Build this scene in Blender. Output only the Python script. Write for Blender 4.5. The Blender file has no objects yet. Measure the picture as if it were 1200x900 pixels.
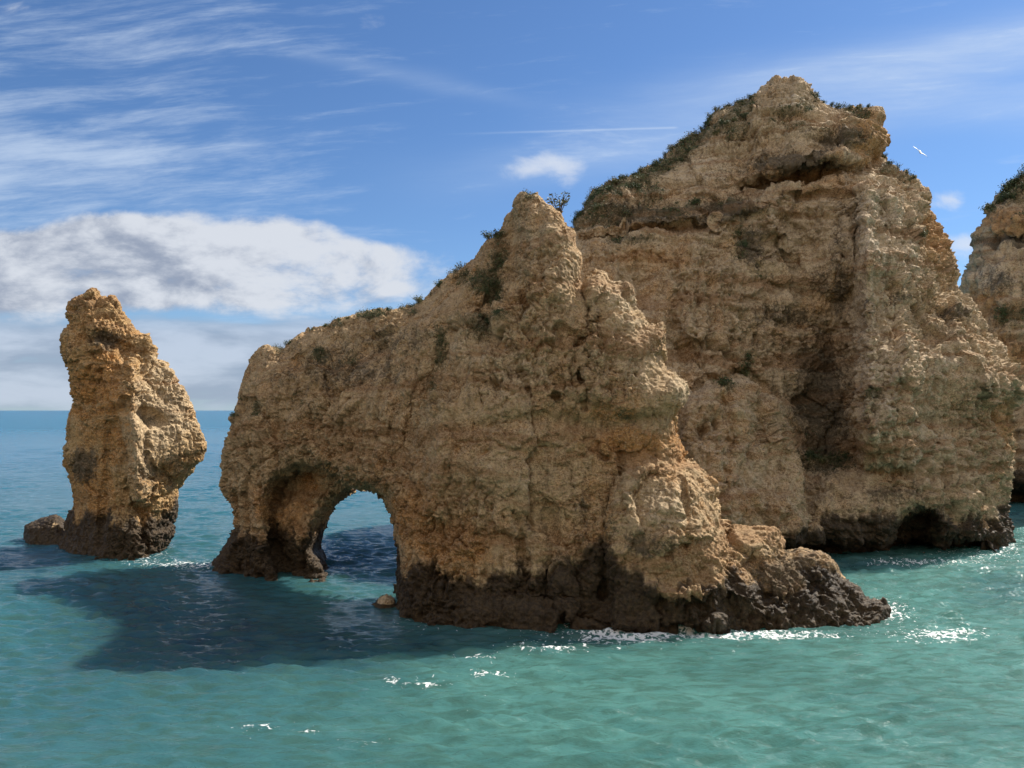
import bpy, math, random
import numpy as np
from mathutils import Vector
from mathutils.bvhtree import BVHTree

# ------------------------------------------------------------------ camera, sun, sky
FOC = 906.0; CX = 600.0; HY = 481.0; CAMZ = 12.0     # focal length and horizon in photo pixels, eye height in metres
SUN_AZ, SUN_EL = 54.0, 45.5                          # degrees to the right of the view direction, degrees above the horizon
scene = bpy.context.scene
col = scene.collection
cam_d = bpy.data.cameras.new('camera'); cam = bpy.data.objects.new('camera', cam_d); col.objects.link(cam)
cam.location = (0, 0, CAMZ); cam.rotation_euler = (math.radians(90), 0, 0)
cam_d.sensor_width = 36; cam_d.lens = FOC / 1200 * 36; cam_d.shift_y = (HY - 450) / 1200
cam_d.clip_start = 0.5; cam_d.clip_end = 200000
scene.camera = cam
scene.view_settings.view_transform = 'Standard'; scene.view_settings.look = 'None'
scene.view_settings.exposure = 0.75; scene.view_settings.gamma = 1
SKY_STRENGTH = 0.085
SUN_STRENGTH = 4.8
sd_ = bpy.data.lights.new('sun', 'SUN'); sd_.energy = SUN_STRENGTH; sd_.angle = math.radians(0.5); sd_.color = (1.0, 0.93, 0.82)
so_ = bpy.data.objects.new('sun', sd_); col.objects.link(so_)
SUN = Vector((math.sin(math.radians(SUN_AZ)) * math.cos(math.radians(SUN_EL)),
              math.cos(math.radians(SUN_AZ)) * math.cos(math.radians(SUN_EL)), math.sin(math.radians(SUN_EL))))
so_.rotation_euler = SUN.to_track_quat('Z', 'Y').to_euler()
so_.location = (60, 60, 80)
scene.cycles.max_bounces = 5; scene.cycles.diffuse_bounces = 3; scene.cycles.glossy_bounces = 3
scene.cycles.sample_clamp_indirect = 6; scene.cycles.sample_clamp_direct = 14

# ------------------------------------------------------------------ a small node language
class G:
    def __init__(s, tree): s.t = tree
    def node(s, typ, **kw):
        n = s.t.nodes.new(typ)
        for k, v in kw.items(): setattr(n, k, v)
        return n
    def put(s, sock, v):
        if isinstance(v, V): v = v.o
        if isinstance(v, bpy.types.NodeSocket): s.t.links.new(v, sock)
        elif isinstance(v, (tuple, list)) and len(v) == 3 and sock.type == 'RGBA': sock.default_value = (*v, 1)
        else: sock.default_value = v
    def m(s, op, *a, clamp=False):
        n = s.node('ShaderNodeMath', operation=op, use_clamp=clamp)
        for i, v in enumerate(a): s.put(n.inputs[i], v)
        return V(s, n.outputs[0])
    def ss(s, v, a, b):                                   # smoothstep from a to b
        n = s.node('ShaderNodeMapRange', interpolation_type='SMOOTHSTEP')
        s.put(n.inputs['Value'], v); s.put(n.inputs['From Min'], a); s.put(n.inputs['From Max'], b)
        return V(s, n.outputs[0])
    def lin(s, v, a, b, c=0.0, d=1.0):
        n = s.node('ShaderNodeMapRange')
        for k, x in zip(('Value', 'From Min', 'From Max', 'To Min', 'To Max'), (v, a, b, c, d)): s.put(n.inputs[k], x)
        return V(s, n.outputs[0])
    def xyz(s, x, y, z):
        n = s.node('ShaderNodeCombineXYZ')
        for i, v in enumerate((x, y, z)): s.put(n.inputs[i], v)
        return V(s, n.outputs[0])
    def sep(s, v):
        n = s.node('ShaderNodeSeparateXYZ'); s.put(n.inputs[0], v)
        return [V(s, o) for o in n.outputs]
    def vscale(s, v, sc, off=(0, 0, 0)):
        n = s.node('ShaderNodeVectorMath', operation='MULTIPLY_ADD')
        s.put(n.inputs[0], v); n.inputs[1].default_value = sc; n.inputs[2].default_value = off
        return V(s, n.outputs[0])
    def vadd(s, a, b):
        n = s.node('ShaderNodeVectorMath', operation='ADD'); s.put(n.inputs[0], a); s.put(n.inputs[1], b)
        return V(s, n.outputs[0])
    def noise(s, vec, scale=1.0, detail=4.0, rough=0.55, dist=0.0, lac=2.0, color=False):
        n = s.node('ShaderNodeTexNoise')
        s.put(n.inputs['Vector'], vec)
        for k, v in (('Scale', scale), ('Detail', detail), ('Roughness', rough), ('Distortion', dist), ('Lacunarity', lac)): s.put(n.inputs[k], v)
        return V(s, n.outputs['Color' if color else 'Fac'])
    def voro(s, vec, scale=1.0, feature='F1'):
        n = s.node('ShaderNodeTexVoronoi', feature=feature)
        s.put(n.inputs['Vector'], vec); s.put(n.inputs['Scale'], scale)
        return V(s, n.outputs['Distance'])
    def mix(s, f, a, b, blend='MIX'):
        n = s.node('ShaderNodeMix', data_type='RGBA', blend_type=blend)
        s.put(n.inputs[0], f); s.put(n.inputs[6], a); s.put(n.inputs[7], b)
        return V(s, n.outputs[2])
    def attr(s, name):
        n = s.node('ShaderNodeAttribute', attribute_name=name)
        return V(s, n.outputs['Fac'])
class V:
    def __init__(s, g, o): s.g = g; s.o = o
    def __add__(s, b): return s.g.m('ADD', s, b)
    def __radd__(s, b): return s.g.m('ADD', b, s)
    def __sub__(s, b): return s.g.m('SUBTRACT', s, b)
    def __rsub__(s, b): return s.g.m('SUBTRACT', b, s)
    def __mul__(s, b): return s.g.m('MULTIPLY', s, b)
    def __rmul__(s, b): return s.g.m('MULTIPLY', b, s)
    def __neg__(s): return s.g.m("MULTIPLY", s, -1.0)
    def __truediv__(s, b): return s.g.m('DIVIDE', s, b)

# ------------------------------------------------------------------ world: Nishita sky and clouds by direction
def make_world():
    w = bpy.data.worlds.new('World'); scene.world = w; w.use_nodes = True
    nt = w.node_tree; nt.nodes.clear(); g = G(nt)
    sky = g.node('ShaderNodeTexSky'); sky.sky_type = 'NISHITA'; sky.sun_disc = False
    sky.sun_elevation = math.radians(SUN_EL); sky.sun_rotation = math.radians(SUN_AZ)
    sky.altitude = 10; sky.air_density = 1.0; sky.dust_density = 0.3; sky.ozone_density = 2.2
    tc = g.node('ShaderNodeTexCoord')
    dx, dy, dz = g.sep(tc.outputs['Generated'])
    yy = g.m('MAXIMUM', g.m('ABSOLUTE', dy), 0.25)
    u = dx / yy; v = dz / yy
    P = lambda px: (px - CX) / FOC
    Q = lambda py: (HY - py) / FOC
    uv = g.xyz(u, v, 0.0)
    # cumulus bank, low on the left
    wob = g.noise(uv, 3.0, 3, 0.5)
    def cum(off):
        a = g.vscale(uv, (1.0, 1.9, 1.0), off)
        return g.noise(a, 4.6, 12, 0.61, 0.2)
    n0 = cum((0.31, 0.1, 2.3)); n1 = cum((0.31 + 0.02, 0.1 + 0.035, 2.3))
    top = g.lin(u, P(0), P(520), Q(262), Q(268)) + (wob - 0.5) * 0.20
    env = g.ss(v, top + 0.018, top - 0.03) * g.ss(v + (wob - 0.5) * 0.10, Q(392), Q(338)) * g.ss(u + (wob - 0.5) * 0.3, P(640), P(440))
    den = g.ss(n0 + env * 0.45, 0.69, 0.90) * g.ss(env, 0.0, 0.25)
    lit = g.ss((n0 - n1) * 4.2 + (v - Q(370)) * 2.2 + (u - P(150)) * 0.9 + (wob - 0.5) * 1.6, -0.35, 0.65)
    ccol = g.mix(lit, (2.2, 2.55, 3.3), (5.0, 5.25, 5.7))
    # small detached clouds
    nb = g.noise(g.vscale(uv, (1, 1.6, 1), (3, 1, 0)), 16, 6, 0.6, 0.3)
    def blob(px, py, rx, ry, k=1.0):
        a = (u - P(px)) / (rx / FOC); b = (v - Q(py)) / (ry / FOC)
        r = a * a + b * b
        return g.m('EXPONENT', r * -1.0) * k
    bl = blob(632, 194, 42, 17) + blob(668, 214, 20, 16, 0.6) + blob(1112, 236, 26, 14, 0.8) + blob(1125, 285, 34, 12, 0.8) \
        + blob(432, 30, 30, 14, 0.6) + blob(20, 5, 25, 14, 0.4) + blob(1120, 310, 40, 18, 0.4)
    bden = g.ss(bl * 0.75 + (nb - 0.5) * 1.1, 0.22, 0.75) * g.ss(bl, 0.04, 0.3)
    # low grey stratus under the bank
    ns = g.noise(g.vscale(uv, (1, 4.2, 1), (5, 0, 1)), 5.0, 6, 0.55, 0.2)
    senv = g.ss(v, Q(330), Q(400)) * g.ss(v, -0.02, 0.02) * g.ss(u, P(900), P(350))
    sden = g.ss(ns + senv * 0.45, 0.62, 0.86) * senv
    scol = g.mix(g.ss(ns, 0.36, 0.62), (2.3, 2.8, 3.7), (3.9, 4.4, 5.3))
    # cirrus
    rot = g.xyz(u * 0.98 + v * 0.10, v * 0.99 - u * 0.07, 0.0)
    wrp = g.noise(g.vscale(rot, (1, 2, 1), (1, 9, 0)), 3.0, 2, 0.5, color=True)
    rw = g.vadd(rot, g.vscale(wrp, (0.10, 0.045, 0), (-0.05, -0.022, 0)))
    c1 = g.noise(g.vscale(rw, (1, 7.5, 1), (0.4, 0.7, 0)), 4.6, 12, 0.68, 0.15)
    c2 = g.noise(g.vscale(rw, (1, 3.5, 1), (4.4, 2.7, 3)), 2.2, 5, 0.5)
    cm = g.ss(v, Q(300), Q(225)) * g.ss(v, Q(60), Q(190)) * g.ss(u, P(560), P(180)) * 0.8 \
        + g.ss(v, Q(260), Q(200)) * g.ss(u, P(330), P(120)) * 0.6 + 0.12
    c1d = g.ss(c1 + c2 * 0.5 + cm * 0.24, 0.82, 1.30)
    # broad diffuse band from the middle to the upper right, and a second fainter one
    def band(x0, y0, x1, y1, wpx, k, xa, xb):
        vv = g.lin(u, P(x0), P(x1), Q(y0), Q(y1))
        dd = (v - vv + (c2 - 0.5) * 0.06) / (wpx / FOC)
        return g.m('EXPONENT', dd * dd * -1.0) * k * g.ss(u, P(xa), P(xb))
    bd = band(600, 150, 1200, 50, 30, 0.50, 560, 1100) + band(500, 210, 1100, 120, 30, 0.28, 380, 800) \
        + band(300, 40, 620, 120, 10, 0.25, 700, 500) * g.ss(u, P(270), P(380)) * 0.5
    bd = bd * g.lin(c1, 0.3, 0.7, 0.55, 1.25)
    # condensation trail
    cv = g.lin(u, P(500), P(795), Q(158), Q(149.5))
    ct = (v - cv) / (1.2 / FOC)
    trail = g.m('EXPONENT', ct * ct * -1.0) * g.ss(u, P(797), P(788)) * g.ss(u, P(500), P(700)) * 0.27
    # milky air near the horizon
    hz = g.m('EXPONENT', g.m('MAXIMUM', v, 0.0) * -9.0) * 0.45
    base = g.mix(hz, g.mix(1.0, sky.outputs[0], (0.47, 0.64, 0.84), 'MULTIPLY'), (3.3, 4.3, 5.6))
    cir = g.m('MINIMUM', c1d * 0.62 + bd + trail, 0.85)
    k = g.mix(cir, base, (4.7, 5.5, 6.6))
    k = g.mix(sden * 0.85, k, scol)
    k = g.mix(bden * 0.7, k, (5.4, 5.7, 6.2))
    k = g.mix(den * 0.95, k, ccol)
    # bright broken cloud added behind the viewpoint to fill the shaded rock faces
    nbk = g.noise(g.vscale(tc.outputs['Generated'], (1, 1, 1.8), (4, 4, 4)), 3.0, 6, 0.55)
    bkm = g.ss(dy, 0.05, -0.25) * g.ss(dz, 0.0, 0.1) * g.ss(nbk, 0.40, 0.52)
    k = g.mix(bkm * 0.85, k, (9.6, 9.2, 8.7))
    bg = g.node('ShaderNodeBackground'); g.put(bg.inputs['Color'], k); bg.inputs['Strength'].default_value = SKY_STRENGTH
    out = g.node('ShaderNodeOutputWorld'); nt.links.new(bg.outputs[0], out.inputs[0])
    w.cycles.sampling_method = 'MANUAL'; w.cycles.sample_map_resolution = 1024
make_world()

# ------------------------------------------------------------------ helpers
def tag(o, label=None, cat=None, group=None, kind=None):
    if label: o['label'] = label
    if cat: o['category'] = cat
    if group: o['group'] = group
    if kind: o['kind'] = kind
    return o
def link(name, me, mats=(), parent=None):
    o = bpy.data.objects.new(name, me); col.objects.link(o)
    for m in mats: me.materials.append(m)
    if parent: o.parent = parent
    return o
def mesh_np(name, verts, faces, k=4):
    me = bpy.data.meshes.new(name)
    nv, nf = len(verts), len(faces)
    me.vertices.add(nv); me.vertices.foreach_set('co', np.ascontiguousarray(verts, dtype=np.float32).ravel())
    me.loops.add(nf * k); me.loops.foreach_set('vertex_index', np.ascontiguousarray(faces, dtype=np.int32).ravel())
    me.polygons.add(nf); me.polygons.foreach_set('loop_start', np.arange(0, nf * k, k, dtype=np.int32))
    me.update(calc_edges=True); me.validate()
    return me
def getco(me):
    a = np.empty(len(me.vertices) * 3, np.float32); me.vertices.foreach_get('co', a); return a.reshape(-1, 3)
def getno(me):
    a = np.empty(len(me.vertices) * 3, np.float32); me.vertex_normals.foreach_get('vector', a); return a.reshape(-1, 3)
def setattrf(me, name, arr):
    at = me.attributes.new(name, 'FLOAT', 'POINT'); at.data.foreach_set('value', np.ascontiguousarray(arr, dtype=np.float32))
def sm(x, a, b):
    t = np.clip((x - a) / (b - a), 0, 1); return t * t * (3 - 2 * t)

def h3(ix, iy, iz, seed):
    h = (ix.astype(np.uint32) * np.uint32(374761393)) ^ (iy.astype(np.uint32) * np.uint32(668265263)) ^ (iz.astype(np.uint32) * np.uint32(2246822519)) ^ np.uint32(seed * 3266489917 & 0xffffffff)
    h = (h ^ (h >> np.uint32(15))) * np.uint32(2246822519)
    h = (h ^ (h >> np.uint32(13))) * np.uint32(3266489917)
    return h ^ (h >> np.uint32(16))
def h3f(ix, iy, iz, seed): return h3(ix, iy, iz, seed).astype(np.float32) * np.float32(1 / 4294967296)
def vnoise(p, seed=0):                                   # value noise, about -1..1
    f = np.floor(p); i = f.astype(np.int64); t = (p - f).astype(np.float32); t = t * t * t * (t * (t * 6 - 15) + 10)
    r = 0
    for a in (0, 1):
        wx = t[:, 0] if a else 1 - t[:, 0]
        for b in (0, 1):
            wy = t[:, 1] if b else 1 - t[:, 1]
            for c in (0, 1):
                wz = t[:, 2] if c else 1 - t[:, 2]
                r = r + h3f(i[:, 0] + a, i[:, 1] + b, i[:, 2] + c, seed) * (wx * wy * wz)
    return r * 2 - 1
ROT = np.array([[0.36, 0.48, -0.8], [-0.8, 0.6, 0.0], [0.48, 0.64, 0.6]], np.float32)
def fbm(p, scale, octs, seed=0, gain=0.5, ridged=False):
    q = p / scale; s = 0; a = 1; tot = 0
    for k in range(octs):
        n = vnoise(q, seed + k * 17)
        if ridged: n = 1 - 2 * np.abs(n)
        s = s + a * n; tot += a; a *= gain; q = (q @ ROT.T) * 2.03 + 11.7
    return s / tot
def worley(p, scale, seed=0, tilt=False):
    q = p / scale; f = np.floor(q); i = f.astype(np.int64); fr = (q - f).astype(np.float32)
    d1 = np.full(len(p), 9, np.float32); d2 = d1.copy(); cid = np.zeros(len(p), np.float32); tl = cid.copy()
    for a in (-1, 0, 1):
        for b in (-1, 0, 1):
            for c in (-1, 0, 1):
                h = h3(i[:, 0] + a, i[:, 1] + b, i[:, 2] + c, seed)
                jx = (h & np.uint32(1023)).astype(np.float32) / 1023; jy = ((h >> np.uint32(10)) & np.uint32(1023)).astype(np.float32) / 1023; jz = ((h >> np.uint32(20)) & np.uint32(1023)).astype(np.float32) / 1023
                d = (a + jx - fr[:, 0]) ** 2 + (b + jy - fr[:, 1]) ** 2 + (c + jz - fr[:, 2]) ** 2
                m = d < d1; d2 = np.where(m, d1, np.minimum(d2, d)); cid = np.where(m, jx, cid)
                if tilt: tl = np.where(m, (a + jx - fr[:, 0]) * (jz * 2 - 1) + (b + jy - fr[:, 1]) * (jx * 2 - 1) + (c + jz - fr[:, 2]) * (jy * 2 - 1), tl)
                d1 = np.where(m, d, d1)
    return np.sqrt(d1), np.sqrt(d2), (tl if tilt else cid)

def seg_dist(X, Y, pts, closed):
    pts = np.array(pts, float); n = len(pts); D = np.full(X.shape, 1e9); ins = np.zeros(X.shape, bool)
    for k in range(n if closed else n - 1):
        x0, y0 = pts[k]; x1, y1 = pts[(k + 1) % n]
        dx, dy = x1 - x0, y1 - y0
        t = np.clip(((X - x0) * dx + (Y - y0) * dy) / (dx * dx + dy * dy + 1e-9), 0, 1)
        D = np.minimum(D, (X - x0 - t * dx) ** 2 + (Y - y0 - t * dy) ** 2)
        if closed and y0 != y1:
            c = ((y0 > Y) != (y1 > Y)) & (X < dx * (Y - y0) / dy + x0); ins ^= c
    D = np.sqrt(D)
    return np.where(ins, D, -D) if closed else D            # positive inside

def tps(ctrl):
    c = np.array(ctrl, float); P = c[:, :2] / 100.0; z = c[:, 2]; n = len(c)
    r = np.linalg.norm(P[:, None] - P[None], axis=2); K = np.where(r > 0, r * r * np.log(r + 1e-12), 0) + np.eye(n) * 0.02
    A = np.zeros((n + 3, n + 3)); A[:n, :n] = K; A[:n, n] = 1; A[:n, n + 1:] = P; A[n, :n] = 1; A[n + 1:, :n] = P.T
    w = np.linalg.lstsq(A, np.concatenate([z, np.zeros(3)]), rcond=None)[0]
    def f(X, Y):
        X = X / 100.0; Y = Y / 100.0; o = w[n] + w[n + 1] * X + w[n + 2] * Y
        for k in range(n):
            rr = np.hypot(X - P[k, 0], Y - P[k, 1]); o = o + w[k] * rr * rr * np.log(rr + 1e-9)
        return np.clip(o, z.min() - 1.5, z.max() + 1.5)
    return f

def bil(M, fx, fy):
    fx = np.clip(fx, 0, M.shape[1] - 1.001); fy = np.clip(fy, 0, M.shape[0] - 1.001)
    ix = fx.astype(int); iy = fy.astype(int); tx = fx - ix; ty = fy - iy
    return (M[iy, ix] * (1 - tx) + M[iy, ix + 1] * tx) * (1 - ty) + (M[iy + 1, ix] * (1 - tx) + M[iy + 1, ix + 1] * tx) * ty

def surface_nets(F, org, h):
    S = F < 0
    nx, ny, nz = F.shape
    cs = np.zeros((nx - 1, ny - 1, nz - 1), np.uint8)
    for a in (0, 1):
        for b in (0, 1):
            for c in (0, 1): cs += S[a:nx - 1 + a, b:ny - 1 + b, c:nz - 1 + c]
    act = (cs > 0) & (cs < 8); I = np.argwhere(act)
    idx = np.full(act.shape, -1, np.int64); idx[act] = np.arange(len(I))
    acc = np.zeros((len(I), 3)); cnt = np.zeros(len(I))
    cor = [(a, b, c) for a in (0, 1) for b in (0, 1) for c in (0, 1)]
    for p in range(8):
        for q in range(p + 1, 8):
            if sum(abs(cor[p][k] - cor[q][k]) for k in range(3)) != 1: continue
            A = np.array(cor[p]); B = np.array(cor[q])
            fa = F[I[:, 0] + A[0], I[:, 1] + A[1], I[:, 2] + A[2]]; fb = F[I[:, 0] + B[0], I[:, 1] + B[1], I[:, 2] + B[2]]
            m = (fa < 0) != (fb < 0); t = np.where(m, fa / (fa - fb + 1e-12), 0)
            acc += np.where(m[:, None], A + t[:, None] * (B - A), 0); cnt += m
    verts = (I + acc / cnt[:, None]) * h + np.array(org)
    faces = []
    for ax in range(3):
        a1, a2 = [(1, 2), (2, 0), (0, 1)][ax]
        sl0 = [slice(None)] * 3; sl1 = [slice(None)] * 3
        sl0[ax] = slice(0, -1); sl1[ax] = slice(1, None)
        s0 = S[tuple(sl0)]; s1 = S[tuple(sl1)]
        E = np.argwhere(s0 != s1)
        E = E[(E[:, a1] > 0) & (E[:, a2] > 0) & (E[:, a1] < act.shape[a1]) & (E[:, a2] < act.shape[a2])]
        def cell(d1, d2):
            e = E.copy(); e[:, a1] -= d1; e[:, a2] -= d2; return idx[e[:, 0], e[:, 1], e[:, 2]]
        q = np.stack([cell(1, 1), cell(0, 1), cell(0, 0), cell(1, 0)], 1)
        flip = ~s0[E[:, 0], E[:, 1], E[:, 2]]
        q[flip] = q[flip][:, ::-1]
        faces.append(q)
    faces = np.concatenate(faces); faces = faces[(faces >= 0).all(1)]
    return verts, faces

def largest(verts, faces):                              # keep the biggest connected piece
    lab = np.arange(len(verts))
    for _ in range(400):
        m = lab[faces].min(1); new = lab.copy()
        for k in range(4): np.minimum.at(new, faces[:, k], m)
        new = new[new]
        if (new == lab).all(): break
        lab = new
    u_, c_ = np.unique(lab, return_counts=True); keep = lab == u_[c_.argmax()]
    mp = np.cumsum(keep) - 1
    return verts[keep], mp[faces[keep[faces].all(1)]]

ROCKS = {}
def build_rock(name, outline, ctrl, mid, back, R, h, levels, holes=(), lines=(), polys=(), zmin=-1.6, wob=0.2, disp=None, masks=None, mats=(), seed=1, thick=1.2):
    """A rock: outline traced in photo pixels, front distances from measured points, a back behind it, meshed in 3D."""
    o = np.array(outline, float); st = 2.0
    x0, x1, y0, y1 = o[:, 0].min() - 40, o[:, 0].max() + 40, o[:, 1].min() - 40, o[:, 1].max() + 40
    X, Y = np.meshgrid(np.arange(x0, x1, st), np.arange(y0, y1, st))
    sdm = seg_dist(X, Y, outline, True)
    for hl in holes: sdm = np.minimum(sdm, -seg_dist(X, Y, hl, True))
    Dm = tps(mid)(X, Y) if len(mid) > 2 else np.full(X.shape, float(mid[0]))
    Df = np.minimum(tps(ctrl)(X, Y), Dm - 1.0)
    dist_m = np.maximum(sdm, 0) * Dm / FOC
    s = np.sqrt(1 - (1 - np.clip(dist_m / R, 0, 1)) ** 2)
    F_ = Dm + (Df - Dm) * s
    for pts, amp, w in lines: F_ = F_ + amp * np.exp(-(seg_dist(X, Y, pts, False) / w) ** 2)
    for pts, amp, w in polys: F_ = F_ + amp * sm(seg_dist(X, Y, pts, True), -w * 0.5, w)
    bk = (np.full(X.shape, float(back)) if not callable(back) else back(X, Y))
    B_ = np.maximum(Dm + bk * s, F_ + thick)
    # bounding box in metres
    dmin, dmax = F_[sdm > 0].min() - 1.5, B_[sdm > 0].max() + 1.5
    cx = [(a - CX) / FOC * d for a in (o[:, 0].min(), o[:, 0].max()) for d in (dmin, dmax)]
    ztop = max((HY - o[:, 1].min()) / FOC * d + CAMZ for d in (dmin, dmax)) + 1.5
    gx = np.arange(min(cx) - 1.5, max(cx) + 1.5, h); gy = np.arange(dmin, dmax, h); gz = np.arange(zmin - 2 * h, min(ztop, CAMZ + (HY - o[:, 1].min()) / FOC * dmax + 1.5), h)
    WX, WY, WZ = np.meshgrid(gx, gy, gz, indexing='ij')
    shp = WX.shape; P = np.stack([WX.ravel(), WY.ravel(), WZ.ravel()], 1).astype(np.float32)
    def low(sc, sd):                                     # low-frequency noise on a coarse lattice is plenty here
        return fbm(P, sc, 2, sd).reshape(shp)
    n1 = low(3.2, seed) * wob; n2 = low(2.6, seed + 50) * wob; n3 = low(4.0, seed + 90) * wob * 1.6
    y = WY + n3
    px = CX + FOC * (WX + n1) / WY; py = HY - FOC * (WZ + n2 - CAMZ) / WY
    fx = (px - x0) / st; fy = (py - y0) / st
    f_ = bil(F_, fx, fy); b_ = bil(B_, fx, fy); sd = bil(sdm, fx, fy) * WY / FOC
    F = np.maximum(np.maximum(f_ - y, y - b_) * 0.7, -sd)
    F = np.maximum(F, zmin - WZ)
    F[0] = F[-1] = 1; F[:, 0] = F[:, -1] = 1; F[:, :, 0] = F[:, :, -1] = 1
    vs, fs = surface_nets(F, (gx[0], gy[0], gz[0]), h)
    vs, fs = largest(vs, fs)
    me = mesh_np(name + '_base', vs, fs)
    ob = bpy.data.objects.new(name + '_tmp', me); col.objects.link(ob)
    md = ob.modifiers.new('s', 'SUBSURF'); md.levels = levels; md.render_levels = levels
    dg = bpy.context.evaluated_depsgraph_get()
    me2 = bpy.data.meshes.new_from_object(ob.evaluated_get(dg))
    bpy.data.objects.remove(ob); bpy.data.meshes.remove(me)
    me2.name = name
    co = getco(me2); no = getno(me2)
    px = CX + FOC * co[:, 0] / co[:, 1]; py = HY - FOC * (co[:, 2] - CAMZ) / co[:, 1]
    global EDGE; EDGE = (0.45 + 0.55 * sm(bil(sdm, (px - x0) / st, (py - y0) / st) * co[:, 1] / FOC, 0.0, 2.2)).astype(np.float32)
    dd = disp(co, no, px, py); dd = dd - dd.mean() - 0.04
    new = co + no * dd[:, None]
    me2.vertices.foreach_set('co', new.astype(np.float32).ravel()); me2.update()
    for k, arr in masks(new, no, px, py, dd).items(): setattrf(me2, k, arr)
    me2.polygons.foreach_set('use_smooth', np.ones(len(me2.polygons), bool))
    ob = link(name, me2, mats)
    ROCKS[name] = dict(ob=ob, co=new, no=no, px=px, py=py)
    # a light tree for placing plants
    print(name, 'verts', len(new))
    return ob

def blobmask(px, py, lst):
    m = np.zeros(len(px), np.float32)
    for x, y, rx, ry, a in lst: m = np.maximum(m, a * np.exp(-(((px - x) / rx) ** 2 + ((py - y) / ry) ** 2)))
    return m

# ------------------------------------------------------------------ materials
def new_mat(name):
    m = bpy.data.materials.new(name); m.use_nodes = True; m.node_tree.nodes.clear()
    g = G(m.node_tree); b = g.node('ShaderNodeBsdfPrincipled'); o = g.node('ShaderNodeOutputMaterial')
    m.node_tree.links.new(b.outputs[0], o.inputs[0]); return m, g, b
def rock_mat(name, tan=(0.56, 0.395, 0.22), ochre=(0.52, 0.245, 0.07), pale=(0.64, 0.50, 0.32)):
    m, g, b = new_mat(name)
    pos = g.node('ShaderNodeNewGeometry').outputs['Position']
    n1 = g.noise(pos, 0.35, 6, 0.6, 0.3); n2 = g.noise(g.vscale(pos, (1, 1, 0.6), (9, 3, 1)), 1.1, 8, 0.65)
    n3 = g.noise(g.vscale(pos, (1, 1, 1), (2, 7, 5)), 4.5, 8, 0.7); n4 = g.noise(g.vscale(pos, (1, 1, 2.5), (5, 1, 9)), 0.6, 7, 0.6)
    c = g.mix(g.ss(n2, 0.35, 0.68), tan, tuple(x * 0.78 for x in tan))
    c = g.mix(g.ss(n1 + g.attr('ochre') * 0.55, 0.48, 0.78) * 0.85, c, ochre)
    c = g.mix(g.ss(n4 * 0.6 + n3 * 0.25 + g.attr('pale') * 0.5, 0.48, 0.74) * 0.8, c, pale)
    c = g.mix(g.ss(n3 * 0.7 + n2 * 0.3, 0.47, 0.62) * 0.6, c, (0.24, 0.155, 0.08))
    c = g.mix(g.ss(g.noise(pos, 11, 5, 0.7), 0.52, 0.66) * 0.5, c, (0.56, 0.43, 0.27))
    c = g.mix(g.ss(g.noise(g.vscale(pos, (1, 1, 1), (8, 8, 8)), 7.5, 5, 0.75), 0.54, 0.66) * 0.6, c, (0.14, 0.09, 0.05))
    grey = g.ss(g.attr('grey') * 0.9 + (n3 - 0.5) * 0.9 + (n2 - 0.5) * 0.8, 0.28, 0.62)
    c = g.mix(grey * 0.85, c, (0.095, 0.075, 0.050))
    green = g.ss(g.attr('green') * (0.9 + (n3 - 0.5) * 3.0), 0.30, 0.7)
    c = g.mix(green * 0.5, c, (0.060, 0.062, 0.030))
    streak = g.noise(g.vscale(pos, (1.6, 1.6, 0.12), (3, 1, 4)), 1.0, 6, 0.65, 0.3)
    c = g.mix(g.ss(streak + (n3 - 0.5) * 0.4, 0.54, 0.70) * 0.5, c, (0.12, 0.085, 0.05))
    bed = g.noise(g.vscale(g.vadd(pos, g.vscale(g.noise(pos, 0.25, 3, 0.5, color=True), (0, 0, 3), (0, 0, 0))), (0.05, 0.05, 1.1), (1, 1, 6)), 1.0, 5, 0.6)
    c = g.mix(g.ss(bed, 0.51, 0.62) * 0.6, c, (0.30, 0.16, 0.07)); c = g.mix(g.ss(bed, 0.46, 0.34) * 0.35, c, (0.58, 0.44, 0.27))
    fine = g.noise(g.vscale(pos, (1, 1, 1.2), (1, 5, 3)), 8.5, 5, 0.78)
    c = g.mix(g.ss(fine, 0.50, 0.60) * g.lin(n1, 0.38, 0.60, 0.25, 0.75), c, (0.10, 0.066, 0.036)); c = g.mix(g.ss(fine, 0.47, 0.38) * g.lin(n1, 0.38, 0.60, 0.2, 0.6), c, (0.66, 0.52, 0.34))
    c = g.mix(grey * 0.45, c, (0.095, 0.075, 0.050)); c = g.mix(green * 0.3, c, (0.060, 0.062, 0.030))
    wet = g.ss(g.attr('wet') + (n3 - 0.5) * 0.6 + (n2 - 0.5) * 0.6, 0.36, 0.68)
    c = g.mix(wet * 0.92, c, g.mix(g.ss(n3, 0.42, 0.62), (0.014, 0.010, 0.007), (0.070, 0.046, 0.023)))
    g.put(b.inputs['Base Color'], c)
    g.put(b.inputs['Roughness'], g.lin(wet, 0.0, 1.0, 0.92, 0.55))
    b.inputs['Specular IOR Level'].default_value = 0.25
    hgt = n3 * 0.55 + g.noise(pos, 14, 6, 0.7) * 0.22 + g.voro(g.vscale(pos, (1, 1, 1.3)), 3.6) * 0.25 + n2 * 0.3
    bp = g.node('ShaderNodeBump'); g.put(bp.inputs['Height'], hgt); bp.inputs['Strength'].default_value = 1.0; bp.inputs['Distance'].default_value = 0.34
    m.node_tree.links.new(bp.outputs[0], b.inputs['Normal'])
    return m
M_ROCK = rock_mat('sandstone')
M_STACK = rock_mat('stack_sandstone', tan=(0.54, 0.34, 0.145), ochre=(0.54, 0.25, 0.065))
M_HEAD = rock_mat('headland_stone', tan=(0.60, 0.46, 0.295), ochre=(0.54, 0.29, 0.11), pale=(0.68, 0.56, 0.40))
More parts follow.
